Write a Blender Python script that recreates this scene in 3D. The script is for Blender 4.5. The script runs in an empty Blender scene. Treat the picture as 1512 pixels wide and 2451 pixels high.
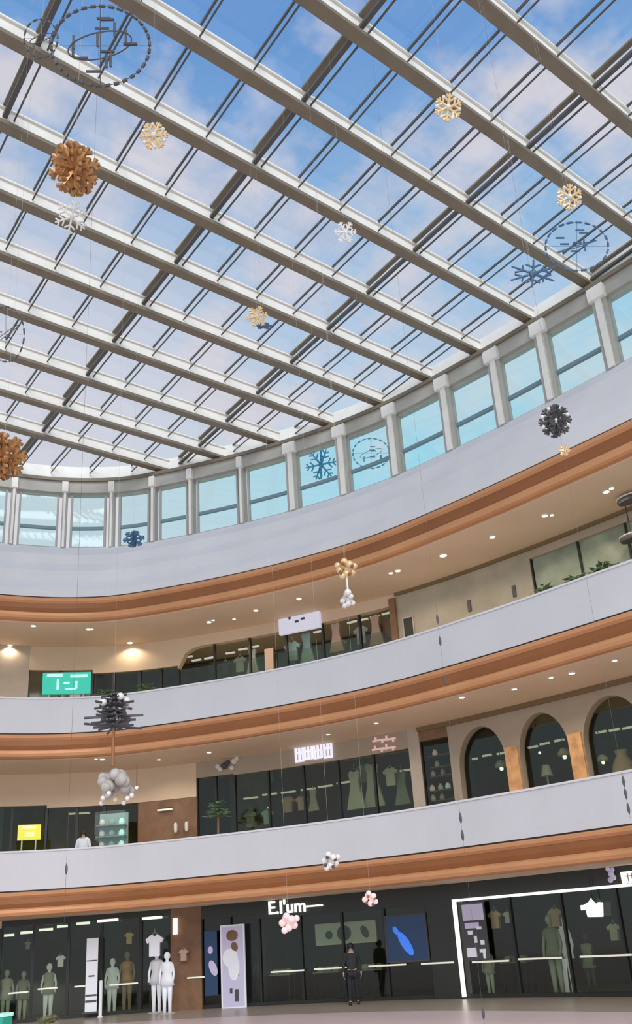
import bpy, math, random
import numpy as np
from mathutils import Vector, Matrix
from math import sin, cos, pi, radians, hypot, atan2
random.seed(7)
SC = bpy.context.scene
COL = SC.collection

# ------------------------------------------------------------------ camera
CAM_Z = 2.2
YAW, PITCH, ROLL = radians(39.5349), radians(20.49054), radians(-4.39286)
FPX, CX, CY = 2070.396, 825.577, 1436.21
_f = np.array([0, cos(PITCH), sin(PITCH)]); _r = np.array([1., 0, 0]); _u = np.cross(_r, _f)
_r2 = _r*cos(ROLL) + _u*sin(ROLL); _u2 = -_r*sin(ROLL) + _u*cos(ROLL)
_X = np.array([cos(YAW), sin(YAW), 0]); _Y = np.array([-sin(YAW), cos(YAW), 0]); _Z = np.array([0, 0, 1.])
def _w(v): return Vector((float(v@_X), float(v@_Y), float(v@_Z)))
R_, U_, F_ = _w(_r2), _w(_u2), _w(_f)
cd = bpy.data.cameras.new('camera'); cam = bpy.data.objects.new('camera', cd); COL.objects.link(cam)
m = Matrix((R_, U_, -F_)).transposed().to_4x4(); m.translation = Vector((0, 0, CAM_Z)); cam.matrix_world = m
cd.sensor_fit = 'AUTO'; cd.sensor_width = 36; cd.lens = FPX*36/2451
cd.shift_x = (756-CX)/2451; cd.shift_y = (CY-1225.5)/2451; cd.clip_end = 500
SC.camera = cam

# ------------------------------------------------------------------ world
W = bpy.data.worlds.new('sky'); SC.world = W; W.use_nodes = True
nt = W.node_tree; nt.nodes.clear(); N = nt.nodes.new; L = nt.links.new
tc = N('ShaderNodeTexCoord'); sep = N('ShaderNodeSeparateXYZ'); L(tc.outputs['Generated'], sep.inputs[0])
grad = N('ShaderNodeValToRGB'); L(sep.outputs['Z'], grad.inputs[0])
g = grad.color_ramp
g.elements[0].position = 0.0; g.elements[0].color = (.66, .76, .80, 1)
g.elements[1].position = 1.0; g.elements[1].color = (.10, .22, .56, 1)
for p, c in ((.36, (.56, .72, .80, 1)), (.48, (.42, .66, .80, 1)), (.56, (.50, .64, .78, 1)), (.68, (.30, .49, .72, 1)), (.80, (.15, .33, .65, 1))):
    e = g.elements.new(p); e.color = c
mp = N('ShaderNodeMapping'); mp.inputs['Scale'].default_value = (1.0, 1.0, 1.7); L(tc.outputs['Generated'], mp.inputs[0])
nz = N('ShaderNodeTexNoise'); nz.inputs['Scale'].default_value = 6.0; nz.inputs['Detail'].default_value = 5; nz.inputs['Roughness'].default_value = .55
L(mp.outputs[0], nz.inputs['Vector'])
cr = N('ShaderNodeValToRGB'); cr.color_ramp.elements[0].position = .45; cr.color_ramp.elements[1].position = .62; L(nz.outputs['Fac'], cr.inputs[0])
# a broad bright cloud bank low in the sky and to the left
vd = N('ShaderNodeVectorMath'); vd.operation = 'DOT_PRODUCT'; vd.inputs[1].default_value = (.26, .84, .475); L(tc.outputs['Generated'], vd.inputs[0])
bank = N('ShaderNodeMapRange'); bank.inputs[1].default_value = .93; bank.inputs[2].default_value = .998; bank.inputs[4].default_value = .9; L(vd.outputs['Value'], bank.inputs[0])
mx = N('ShaderNodeMath'); mx.operation = 'MAXIMUM'; L(cr.outputs[0], mx.inputs[0]); L(bank.outputs[0], mx.inputs[1])
mix = N('ShaderNodeMix'); mix.data_type = 'RGBA'; L(mx.outputs[0], mix.inputs[0]); L(grad.outputs[0], mix.inputs[6]); mix.inputs[7].default_value = (.68, .65, .70, 1)
bg = N('ShaderNodeBackground'); bg.inputs['Strength'].default_value = 1.05; L(mix.outputs[2], bg.inputs['Color'])
wo = N('ShaderNodeOutputWorld'); L(bg.outputs[0], wo.inputs[0])

# ------------------------------------------------------------------ sun (high thin cloud: wide soft disc)
sl = bpy.data.lights.new('sun', 'SUN'); sl.energy = 2.2; sl.angle = radians(40); sl.color = (1, .96, .92)
so = bpy.data.objects.new('sun', sl); COL.objects.link(so)
so.rotation_euler = Vector((-.42, -.80, .58)).to_track_quat('Z', 'Y').to_euler()

VS = SC.view_settings
SC.display_settings.display_device = 'sRGB'
VS.view_transform = 'Standard'; VS.look = 'None'; VS.gamma = 1; VS.use_curve_mapping = False; VS.exposure = 0.0

# ------------------------------------------------------------------ materials
def mat(name, col, rough=.6, metal=0., emit=None, es=0., noise=0., nscale=4., bump=0.):
    m = bpy.data.materials.new(name); m.use_nodes = True; t = m.node_tree; b = t.nodes['Principled BSDF']
    b.inputs['Base Color'].default_value = (*col, 1); b.inputs['Roughness'].default_value = rough; b.inputs['Metallic'].default_value = metal
    if emit: b.inputs['Emission Color'].default_value = (*emit, 1); b.inputs['Emission Strength'].default_value = es
    if noise or bump:
        c = t.nodes.new('ShaderNodeTexCoord'); n = t.nodes.new('ShaderNodeTexNoise'); n.inputs['Scale'].default_value = nscale; n.inputs['Detail'].default_value = 4
        t.links.new(c.outputs['Object'], n.inputs['Vector'])
        if noise:
            r = t.nodes.new('ShaderNodeValToRGB'); r.color_ramp.elements[0].position = .3; r.color_ramp.elements[1].position = .7
            r.color_ramp.elements[0].color = (*[x*(1-noise) for x in col], 1); r.color_ramp.elements[1].color = (*[min(1, x*(1+noise)) for x in col], 1)
            t.links.new(n.outputs['Fac'], r.inputs[0]); t.links.new(r.outputs[0], b.inputs['Base Color'])
        if bump:
            k = t.nodes.new('ShaderNodeBump'); k.inputs['Strength'].default_value = bump; t.links.new(n.outputs['Fac'], k.inputs['Height']); t.links.new(k.outputs[0], b.inputs['Normal'])
    return m
def glass(name, tint=(1, 1, 1), refl=.1):
    m = bpy.data.materials.new(name); m.use_nodes = True; t = m.node_tree; t.nodes.clear()
    o = t.nodes.new('ShaderNodeOutputMaterial'); x = t.nodes.new('ShaderNodeMixShader'); a = t.nodes.new('ShaderNodeBsdfTransparent'); b = t.nodes.new('ShaderNodeBsdfGlossy')
    a.inputs[0].default_value = (*tint, 1); b.inputs['Roughness'].default_value = .05; x.inputs[0].default_value = refl
    t.links.new(a.outputs[0], x.inputs[1]); t.links.new(b.outputs[0], x.inputs[2]); t.links.new(x.outputs[0], o.inputs[0]); return m
M = dict(
    white=mat('white_panel', (.655, .64, .665), .45, noise=.03, nscale=.6), plaster=mat('white_plaster', (.74, .72, .74), .7, noise=.03, nscale=.8),
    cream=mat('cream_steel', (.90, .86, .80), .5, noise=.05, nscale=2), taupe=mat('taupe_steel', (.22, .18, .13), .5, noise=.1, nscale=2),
    post=mat('grey_post', (.47, .45, .40), .5, noise=.06, nscale=2), bar=mat('dark_bar', (.10, .095, .09), .5),
    transom=mat('blue_grey_bar', (.20, .29, .34), .5),
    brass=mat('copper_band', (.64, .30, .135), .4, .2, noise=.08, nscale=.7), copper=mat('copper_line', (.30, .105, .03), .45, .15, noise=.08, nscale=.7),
    dark=mat('dark_joint', (.05, .035, .02), .6),
    tan=mat('tan_ceiling', (.80, .62, .45), .7, noise=.05, nscale=.5), palewall=mat('greige_wall', (.46, .42, .33), .7, noise=.12, nscale=1.2), frost=mat('frosted_green_glass', (.32, .38, .29), .35, noise=.3, nscale=1.3),
    wall=mat('tan_wall', (.47, .39, .30), .7, noise=.06, nscale=.7),
    moulding=mat('olive_moulding', (.22, .15, .07), .6),
    pier=mat('pale_pier', (.55, .47, .39), .6, noise=.05), brown=mat('brown_cladding', (.26, .14, .075), .5, noise=.2, nscale=2.5),
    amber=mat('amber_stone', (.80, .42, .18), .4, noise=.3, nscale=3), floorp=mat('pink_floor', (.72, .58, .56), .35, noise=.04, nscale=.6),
    galleryfloor=mat('cream_floor', (.70, .60, .48), .4, noise=.04, nscale=.8),
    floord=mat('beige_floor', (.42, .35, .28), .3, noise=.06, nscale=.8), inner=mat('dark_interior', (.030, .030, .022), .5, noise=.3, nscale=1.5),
    olive=mat('olive_interior', (.15, .14, .08), .6, noise=.3, nscale=1.6), teal=mat('teal_interior', (.24, .31, .26), .5, noise=.25, nscale=1.4),
    black=mat('black_metal', (.02, .02, .02), .4), fascia=mat('black_fascia', (.025, .028, .022), .3),
    led=mat('white_led', (1, 1, 1), .5, emit=(1, .97, .92), es=1.3), warm=mat('warm_lamp', (1, .9, .75), .5, emit=(1, .84, .62), es=3.0),
    dim=mat('dim_strip', (.8, .8, .7), .5, emit=(.8, .78, .64), es=.45), signw=mat('white_sign', (.5, .5, .55), .5, emit=(.72, .72, .9), es=.55),
    signb=mat('bright_letters', (.6, .6, .65), .5, emit=(.85, .85, 1), es=.75),
    green=mat('green_sign', (.02, .45, .32), .4, emit=(.01, .42, .28), es=.5), mint=mat('mint_mark', (.5, .9, .8), .4, emit=(.4, .8, .7), es=.5),
    yellow=mat('yellow_sign', (.75, .68, .06), .4, emit=(.6, .55, .04), es=.45), lemon=mat('lemon_mark', (.95, .92, .4), .4, emit=(.9, .85, .3), es=.4),
    gold=mat('gold_foil', (.85, .60, .32), .35, .3), foil=mat('copper_foil', (.50, .25, .10), .35, .5, noise=.2, nscale=8), rod=mat('brown_rod', (.30, .12, .04), .5),
    snow=mat('white_flake', (.85, .80, .76), .5), pinkf=mat('pink_flake', (.90, .66, .64), .5, emit=(.9, .6, .58), es=.25), slate=mat('slate_flake', (.09, .085, .09), .5),
    bluef=mat('blue_flake', (.07, .15, .27), .5), tealf=mat('teal_flake', (.03, .25, .40), .4), grey=mat('grey_flake', (.50, .46, .42), .6, noise=.2, nscale=6),
    skin=mat('skin', (.55, .36, .27), .6), hair=mat('hair', (.02, .015, .012), .6), cloth=mat('black_cloth', (.03, .033, .036), .8), denim=mat('dark_trousers', (.02, .022, .03), .8),
    shirt=mat('white_shirt', (.8, .8, .85), .7), blue=mat('blue_poster', (.015, .04, .09), .4, emit=(.01, .03, .08), es=.5), bluebright=mat('bright_blue', (.05, .2, .75), .4, emit=(.04, .16, .7), es=.7),
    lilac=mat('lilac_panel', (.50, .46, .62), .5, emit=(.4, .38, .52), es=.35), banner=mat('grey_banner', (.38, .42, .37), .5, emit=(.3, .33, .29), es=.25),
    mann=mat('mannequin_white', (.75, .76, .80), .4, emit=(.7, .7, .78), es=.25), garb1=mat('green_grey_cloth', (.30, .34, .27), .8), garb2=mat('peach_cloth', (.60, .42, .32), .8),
    garb3=mat('pale_cloth', (.55, .55, .50), .8), garb4=mat('aqua_cloth', (.35, .50, .48), .8), garb5=mat('dark_cloth', (.05, .06, .05), .8), leaf=mat('green_leaf', (.16, .24, .13), .6, noise=.3, nscale=6),
    binm=mat('green_plastic', (.05, .50, .36), .4), hedge=mat('hedge_leaf', (.22, .22, .10), .7, noise=.3, nscale=5))
M['roofglass'] = glass('roof_glass', (.96, .98, 1), .03); M['winglass'] = glass('window_glass', (.88, 1.0, 1.0), .03)
M['shopglass'] = glass('shop_glass', (.78, .82, .74), .035); M['rail'] = glass('rail_glass', (.9, .95, .93), .12)

# ------------------------------------------------------------------ mesh helpers
class MB:
    def __init__(s): s.v = []; s.f = []
    def add(s, vs, fs):
        o = len(s.v); s.v += [tuple(v) for v in vs]; s.f += [tuple(i+o for i in f) for f in fs]; return s
    def box(s, c, d, rz=0.):
        x, y, z = d[0]/2, d[1]/2, d[2]/2; ca, sa = cos(rz), sin(rz)
        vs = [(c[0]+a*x*ca-b*y*sa, c[1]+a*x*sa+b*y*ca, c[2]+e*z) for e in (-1, 1) for a, b in ((-1, -1), (1, -1), (1, 1), (-1, 1))]
        return s.add(vs, [(3, 2, 1, 0), (4, 5, 6, 7), (0, 1, 5, 4), (1, 2, 6, 5), (2, 3, 7, 6), (3, 0, 4, 7)])
    def tube(s, pts, r, n=6, closed=False, r1=None):
        pts = [Vector(p) for p in pts]; k = len(pts); vs = []
        for i, p in enumerate(pts):
            a = pts[(i-1) % k] if closed or i else p; b = pts[(i+1) % k] if closed or i < k-1 else p
            t = (b-a).normalized(); q = t.cross(Vector((0, 0, 1)))
            if q.length < .05: q = t.cross(Vector((1, 0, 0)))
            q.normalize(); w = q.cross(t); rr = r if r1 is None else r+(r1-r)*i/(k-1)
            vs += [p+q*(rr*cos(2*pi*j/n))+w*(rr*sin(2*pi*j/n)) for j in range(n)]
        fs = [(i*n+j, i*n+(j+1) % n, ((i+1) % k)*n+(j+1) % n, ((i+1) % k)*n+j) for i in range(k if closed else k-1) for j in range(n)]
        if not closed: fs += [tuple(range(n))[::-1], tuple((k-1)*n+j for j in range(n))]
        return s.add(vs, fs)
    def lathe(s, prof, c, n=14, sx=1., sy=1.):
        vs = [(c[0]+r*sx*cos(2*pi*j/n), c[1]+r*sy*sin(2*pi*j/n), c[2]+z) for r, z in prof for j in range(n)]; k = len(prof)
        fs = [(i*n+j, i*n+(j+1) % n, (i+1)*n+(j+1) % n, (i+1)*n+j) for i in range(k-1) for j in range(n)]
        fs += [tuple(range(n))[::-1], tuple((k-1)*n+j for j in range(n))]
        return s.add(vs, fs)
    def ball(s, c, r, n=10, sz=1.):
        k = 7; return s.lathe([(max(r*sin(pi*i/k), .002), -r*sz*cos(pi*i/k)) for i in range(k+1)], c, n)
    def prism(s, outline, o, ax, ay, depth, an):
        o = Vector(o); k = len(outline)
        a = [o+ax*x+ay*y+an*(depth/2) for x, y in outline]; b = [o+ax*x+ay*y-an*(depth/2) for x, y in outline]
        return s.add(a+b, [tuple(range(k)), tuple(range(2*k-1, k-1, -1))]+[(i, k+i, k+(i+1) % k, (i+1) % k) for i in range(k)])
    def build(s, name, m, parent=None, smooth=False, loc=None):
        me = bpy.data.meshes.new(name)
        if loc is not None: s.v = [(v[0]-loc[0], v[1]-loc[1], v[2]-loc[2]) for v in s.v]
        me.from_pydata(s.v, [], s.f); me.validate(); me.update()
        import bmesh
        bm = bmesh.new(); bm.from_mesh(me); bmesh.ops.recalc_face_normals(bm, faces=bm.faces); bm.to_mesh(me); bm.free()
        me.materials.append(M[m] if isinstance(m, str) else m)
        if smooth: me.polygons.foreach_set('use_smooth', [True]*len(me.polygons))
        o = bpy.data.objects.new(name, me); COL.objects.link(o)
        if parent is not None: o.parent = parent
        if loc is not None: o.location = loc
        return o
def tag(o, label=None, cat=None, group=None, kind=None):
    if label: o['label'] = label
    if cat: o['category'] = cat
    if group: o['group'] = group
    if kind: o['kind'] = kind
    return o
def struct(o, label=None):
    o['kind'] = 'structure'
    if label: o['label'] = label
    return o
def thing(name, label, cat, loc=(0, 0, 0), group=None):
    o = bpy.data.objects.new(name, None); o.empty_display_size = .1; COL.objects.link(o); o.location = loc
    return tag(o, label, cat, group)

# ------------------------------------------------------------------ plan of the atrium edge (the void) as one smooth curve
P0 = [(20.1, -3), (20.0, 3), (19.7, 9.6), (19.4, 12.9), (18.9, 16.7), (18.0, 20.8), (16.1, 24.9), (13.5, 28.7), (11.8, 30.2), (9.6, 31.1), (7, 31.5), (3, 31.7), (-4, 31.7)]
def spline(P, n=16):
    P = np.array(P, float); Q = np.vstack([2*P[0]-P[1], P, 2*P[-1]-P[-2]]); o = []
    for i in range(1, len(Q)-2):
        for t in np.linspace(0, 1, n, endpoint=False):
            a, b, c, d = Q[i-1:i+3]
            o.append(.5*((2*b)+(-a+c)*t+(2*a-5*b+4*c-d)*t*t+(-a+3*b-3*c+d)*t**3))
    o.append(Q[-2]); return np.array(o)
PC = spline(P0); T = np.gradient(PC, axis=0); T /= np.linalg.norm(T, axis=1)[:, None]; NR = np.stack([T[:, 1], -T[:, 0]], 1)
SU = np.concatenate([[0], np.cumsum(np.linalg.norm(np.diff(PC, axis=0), axis=1))]); UMAX = float(SU[-1])
def at(u, off=0.):
    n = np.array([np.interp(u, SU, NR[:, 0]), np.interp(u, SU, NR[:, 1])]); n /= np.linalg.norm(n)
    return np.interp(u, SU, PC[:, 0])+n[0]*off, np.interp(u, SU, PC[:, 1])+n[1]*off
def frame(u):
    a = at(u); b = at(u, 1.); n = Vector((b[0]-a[0], b[1]-a[1], 0)).normalized()   # outward normal
    return n, Vector((-n.y, n.x, 0))*-1                                              # n, direction to the viewer's right
def ray(x, y):
    return F_+R_*((x-CX)/FPX)-U_*((y-CY)/FPX)
def plane_z(x, y, z):
    d = ray(x, y); t = (z-CAM_Z)/d.z; return Vector((d.x*t, d.y*t, z))
def on_curve(x, y, off):
    """where a sight line meets the cylinder 'off' outside the void edge: (u, z)"""
    C = PC+NR*off; d = ray(x, y); th = atan2(d.y, d.x); a = np.unwrap(np.arctan2(C[:, 1], C[:, 0]))
    u = float(np.interp(th, a, SU)); p = at(u, off); return u, float(d.z*hypot(*p)/hypot(d.x, d.y)+CAM_Z)
def deep(x, y, dist):
    d = ray(x, y).normalized()*dist; return Vector((d.x, d.y, d.z+CAM_Z))
def size_px(p, px):   # metres spanned by px pixels at point p
    return px*(Vector(p)-Vector((0, 0, CAM_Z))).dot(F_)/FPX
def fz(z): return z if callable(z) else (lambda u, z=z: z)
def ribbon(mb, u0, u1, o0, o1, z0, z1, step=.3):
    """solid band along the curve"""
    u0, u1 = min(u0, u1), max(u0, u1); n = max(1, int(math.ceil((u1-u0)/step))); z0, z1 = fz(z0), fz(z1); vs = []
    for i in range(n+1):
        u = u0+(u1-u0)*i/n
        for o, z in ((o0, z0(u)), (o1, z0(u)), (o1, z1(u)), (o0, z1(u))):
            p = at(u, o); vs.append((p[0], p[1], z))
    fs = [(i*4+j, i*4+(j+1) % 4, i*4+4+(j+1) % 4, i*4+4+j) for i in range(n) for j in range(4)]+[(0, 1, 2, 3), (n*4+3, n*4+2, n*4+1, n*4)]
    return mb.add(vs, fs)
def sweep(mb, prof, u0=0., u1=None, step=.3):
    u1 = UMAX if u1 is None else u1; n = int((u1-u0)/step); k = len(prof); vs = []
    for i in range(n+1):
        u = u0+(u1-u0)*i/n
        for o, z in prof:
            p = at(u, o); vs.append((p[0], p[1], z))
    fs = [(i*k+j, i*k+(j+1) % k, i*k+k+(j+1) % k, i*k+k+j) for i in range(n) for j in range(k)]+[tuple(range(k)), tuple(n*k+j for j in range(k))[::-1]]
    return mb.add(vs, fs)

# ================================================================== STRUCTURE
GZ = -.25; F2, F3 = 4.3, 9.65            # floor levels
C1, C2, C3 = 3.2, 8.5, 13.7              # ceilings below each gallery
SF = 3.2; BK = 7.0                       # shopfront line / back wall
mb = MB(); pts = [at(u) for u in np.linspace(0, UMAX, 120)]
poly = [(p[0], p[1], GZ) for p in pts]+[(-4, -3, GZ)]
mb.add(poly+[(a, b, c-.3) for a, b, c in poly], [tuple(range(len(poly)))]+[tuple(range(2*len(poly)-1, len(poly)-1, -1))]+[(i, (i+1) % len(poly), len(poly)+(i+1) % len(poly), len(poly)+i) for i in range(len(poly))])
struct(mb.build('floor', 'floorp'), 'polished pinkish stone floor of the ground level hall')
def ring_floor(name, z, m, o0=0., label=None):
    return struct(ribbon(MB(), 0, UMAX, o0, BK+.3, z-.12, z).build(name, m), label)
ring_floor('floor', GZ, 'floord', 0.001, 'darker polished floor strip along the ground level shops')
ring_floor('floor', F2, 'galleryfloor', .26, 'walkway floor of the lower gallery')
ring_floor('floor', F3, 'galleryfloor', .26, 'walkway floor of the upper gallery')
for nm, z, lb in (('ceiling', C1, 'ground level gallery ceiling'), ('ceiling', C2, 'tan gallery ceiling with small downlights, lower level'), ('ceiling', C3, 'tan gallery ceiling with small downlights, upper level')):
    struct(ribbon(MB(), 0, UMAX, .3, BK+.3, z, z+.2).build(nm, 'tan'), lb)
# copper bands under each parapet: rounded moulding, a darker groove, a second roll
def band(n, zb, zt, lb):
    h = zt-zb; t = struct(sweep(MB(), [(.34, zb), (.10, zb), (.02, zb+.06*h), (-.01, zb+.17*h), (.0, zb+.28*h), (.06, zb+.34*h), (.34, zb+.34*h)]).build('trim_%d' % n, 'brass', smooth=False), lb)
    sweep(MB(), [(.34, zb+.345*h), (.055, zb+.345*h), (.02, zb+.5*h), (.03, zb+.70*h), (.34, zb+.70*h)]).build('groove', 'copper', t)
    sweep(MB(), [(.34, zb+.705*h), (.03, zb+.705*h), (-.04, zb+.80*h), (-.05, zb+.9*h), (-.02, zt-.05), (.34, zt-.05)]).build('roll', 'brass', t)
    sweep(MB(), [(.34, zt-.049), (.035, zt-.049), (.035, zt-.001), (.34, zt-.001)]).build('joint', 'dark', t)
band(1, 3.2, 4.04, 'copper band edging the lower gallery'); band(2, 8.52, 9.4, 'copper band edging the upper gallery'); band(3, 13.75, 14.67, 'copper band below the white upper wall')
# parapets
def parapet(name, zb, zt, lb):
    o = struct(sweep(MB(), [(0, zb), (.22, zb), (.22, zt-.06), (0, zt-.06)]).build(name, 'white'), lb)
    sweep(MB(), [(-.03, zt-.06), (.25, zt-.06), (.25, zt), (-.03, zt)]).build('handrail', 'plaster', o)
    return o
parapet('wall_balcony_lower', 4.04, 5.34, 'smooth white balustrade wall of the lower gallery')
parapet('wall_balcony_upper', 9.4, 10.72, 'smooth white balustrade wall of the upper gallery')
# stepped white wall between the top band and the clerestory windows
WO = 1.3; SILL = 17.25; HEAD = 19.75; RB = 20.25
prof = [(0, 14.67), (0, 14.95), (.34, 15.42), (.37, 15.90), (.72, 16.36), (.75, 16.75), (1.10, 17.16), (1.14, SILL), (1.62, SILL), (1.62, 14.2), (.4, 14.2), (.4, 14.67)]
struct(sweep(MB(), prof).build('wall_upper', 'plaster'), 'white stepped wall curving below the clerestory windows')
struct(sweep(MB(), [(1.12, HEAD), (1.6, HEAD), (1.6, RB), (1.12, RB)]).build('trim_4', 'post'), 'taupe ring beam above the clerestory windows')
struct(sweep(MB(), [(1.02, RB), (1.7, RB), (1.7, RB+.14), (1.02, RB+.14)]).build('trim_5', 'taupe'), 'upper flange of the ring beam')
struct(sweep(MB(), [(1.46, RB+.14), (1.56, RB+.14), (1.56, 21.15), (1.46, 21.15)]).build('trim_6', 'cream'), 'cream kerb between the ring beam and the glazed roof')
# window posts and windows
beam_px = [(1441, 720), (1300, 800), (1190, 880), (1070, 945), (940, 990), (820, 1050), (700, 1090), (580, 1115), (460, 1155), (370, 1168), (270, 1180), (157, 1165), (35, 1140)]
pu = [on_curve(x, y+15, WO)[0] for x, y in beam_px]
d0 = 2.15
pu = [pu[0]-d0*k for k in (4, 3, 2, 1)]+pu+[pu[-1]+2.1*k for k in (1, 2, 3)]
for i, u in enumerate(pu):
    n, r = frame(u); c = at(u, WO-.02); a = atan2(r.y, r.x); w = .46 if i < 11 else .2
    o = struct(MB().box((c[0], c[1], (SILL+HEAD)/2), (w, .34, HEAD-SILL), a).build('trim_%d' % (10+i), 'post'), 'upright post between clerestory windows')
    MB().box((c[0]-n.x*.20, c[1]-n.y*.20, (SILL+HEAD)/2), (w*.45, .08, HEAD-SILL), a).build('flange', 'cream', o)
    MB().box((c[0]-n.x*.22, c[1]-n.y*.22, HEAD+.2), (w*1.2, .2, .45), a).build('bracket', 'cream', o)
for i in range(len(pu)-1):
    u0, u1 = pu[i]+.2, pu[i+1]-.2
    w = struct(MB().build('window_%d' % (i+1), 'transom'), 'clerestory window with one cross bar'); 
    fr = MB(); ribbon(fr, u0, u1, WO-.05, WO+.08, SILL, SILL+.09); ribbon(fr, u0, u1, WO-.05, WO+.08, HEAD-.09, HEAD)
    ribbon(fr, u0, u0+.07, WO-.05, WO+.08, SILL+.09, HEAD-.09); ribbon(fr, u1-.07, u1, WO-.05, WO+.08, SILL+.09, HEAD-.09); fr.build('window_frame', 'post', w)
    ribbon(MB(), u0+.07, u1-.07, WO-.06, WO+.06, 18.12, 18.24).build('transom', 'transom', w)
    ribbon(MB(), u0+.07, u1-.07, WO, WO+.02, SILL+.09, HEAD-.09).build('pane', 'winglass', w)
# roof
def q_x(y):      # x where the wall stands at this y
    C = [at(u, 1.45) for u in np.linspace(0, UMAX, 400)]; best = max((c for c in C if abs(c[1]-y) < .12), key=lambda c: c[0], default=None); return best[0] if best else 0
def q_y(x):
    C = [at(u, 1.4) for u in np.linspace(0, UMAX, 400)]; return max((c[1] for c in C if abs(c[0]-x) < .12), default=32)
ZB = 20.5; n = 30
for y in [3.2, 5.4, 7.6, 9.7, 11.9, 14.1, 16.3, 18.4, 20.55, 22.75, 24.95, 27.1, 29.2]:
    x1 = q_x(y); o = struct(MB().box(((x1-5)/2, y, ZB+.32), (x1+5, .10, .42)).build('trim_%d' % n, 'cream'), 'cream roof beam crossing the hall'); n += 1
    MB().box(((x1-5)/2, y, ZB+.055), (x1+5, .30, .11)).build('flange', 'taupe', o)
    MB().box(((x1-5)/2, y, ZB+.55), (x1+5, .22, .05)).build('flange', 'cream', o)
xs = [4.05+1.405*k for k in range(-5, 13)]
for k, x in zip(range(-5, 13), xs):
    y1 = q_y(x) if x < 19.2 else max(pt[1] for pt in [at(u, 1.4) for u in np.linspace(0, UMAX, 300)] if pt[0] > x) if x < 21.3 else 10
    main = k % 4 == 0; w = .15 if main else .045
    o = struct(MB().box((x, (y1-3)/2, ZB+.60), (w, y1+3, .06)).build('trim_%d' % n, 'bar' if not main else 'taupe'), 'roof glazing bar running along the hall'); n += 1
    MB().box((x, (y1-3)/2, ZB+.30), (w*.75, y1+3, .035 if not main else .08)).build('lower_bar', 'bar', o)
    if main: MB().box((x+.22, (y1-3)/2, ZB+.30), (.035, y1+3, .04)).build('lower_bar', 'bar', o)
pl = [at(u, 1.5) for u in np.linspace(0, UMAX, 80)]+[(-5, 33), (-5, -3)]
mb = MB().add([(p[0], p[1], ZB+.66) for p in pl]+[(p[0], p[1], ZB+.68) for p in pl], [tuple(range(len(pl))), tuple(range(2*len(pl)-1, len(pl)-1, -1))]+[(i, (i+1) % len(pl), len(pl)+(i+1) % len(pl), len(pl)+i) for i in range(len(pl))])
struct(mb.build('ceiling', 'roofglass'), 'glazed roof over the hall')

# ------------------------------------------------------------------ shop walls
nwall = [0]
SIDES = {1: 'ground', 2: 'lower', 3: 'upper'}
LV = {1: (GZ, C1), 2: (F2, C2), 3: (F3, C3)}
for lv in (1, 2, 3):
    z0, z1 = LV[lv]
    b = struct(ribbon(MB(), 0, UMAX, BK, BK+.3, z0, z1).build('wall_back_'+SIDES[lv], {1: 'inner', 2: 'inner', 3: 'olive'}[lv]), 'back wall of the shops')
def U(lv, px, off=SF):
    y = {1: 2280, 2: 1900-(px-750)*.12, 3: 1560-(px-600)*.24}[lv]; return on_curve(px, y, off)[0]
def seg(lv, px0, px1, kind, m='wall', top=None, gm='shopglass', mull=2, name=None, back=None, label=None):
    z0, z1 = LV[lv]; u1, u0 = U(lv, px0), U(lv, px1); o = None
    nm = 'wall_shopfront_'+SIDES[lv]
    if kind == 'solid':
        return struct(ribbon(MB(), u0, u1, SF, SF+.3, z0, z1).build(nm, m), label)
    top = top or z1-.7
    o = struct(ribbon(MB(), u0, u1, SF, SF+.3, top, z1-.001).build(nm, m), label)
    if gm:
        ribbon(MB(), u0+.05, u1-.05, SF+.12, SF+.14, z0+.12, top if not callable(top) else min(top(u0), top(u1), top((u0+u1)/2))).build('shop_glass', gm, o)
        if mull:
            f = MB()
            for i in range(mull+1):
                u = u0+(u1-u0)*i/mull; tz = top(u) if callable(top) else top; ribbon(f, max(u0, u-.035), min(u1, u+.035), SF+.06, SF+.2, z0, tz)
            ribbon(f, u0, u1, SF+.06, SF+.2, z0, z0+.12); f.build('mullions', 'black', o)
    if back:
        ribbon(MB(), u0, u1, BK-.4, BK-.1, z0, z1-.1).build('back_panel', back, o)
    return o
def parting(lv, px):
    z0, z1 = LV[lv]; u = U(lv, px); struct(ribbon(MB(), u-.08, u+.08, SF+.3, BK, z0, z1).build('wall_parting_'+SIDES[lv], 'inner'))
# --- ground level
seg(1, -140, 0, 'open', 'tan', 2.95, label='shopfront wall left end'); 
seg(1, 0, 408, 'open', 'fascia', 2.98, mull=5, label='wide dark glazed shopfront at the left')
seg(1, 408, 482, 'solid', 'brown', label='brown clad wall pier between two ground shops')
seg(1, 482, 620, 'open', 'fascia', 2.75, mull=2, label='dark glazed shopfront beside the brown pier')
seg(1, 620, 1030, 'open', 'fascia', 2.6, mull=4, label='dark glazed shopfront under the white lettering')
seg(1, 1030, 1095, 'solid', 'fascia', label='black wall panel')
seg(1, 1095, 1640, 'open', 'fascia', 2.62, mull=4, label='dark glazed shopfront outlined in white light')
for p in (0, 445, 620, 1060): parting(1, p)
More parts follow.
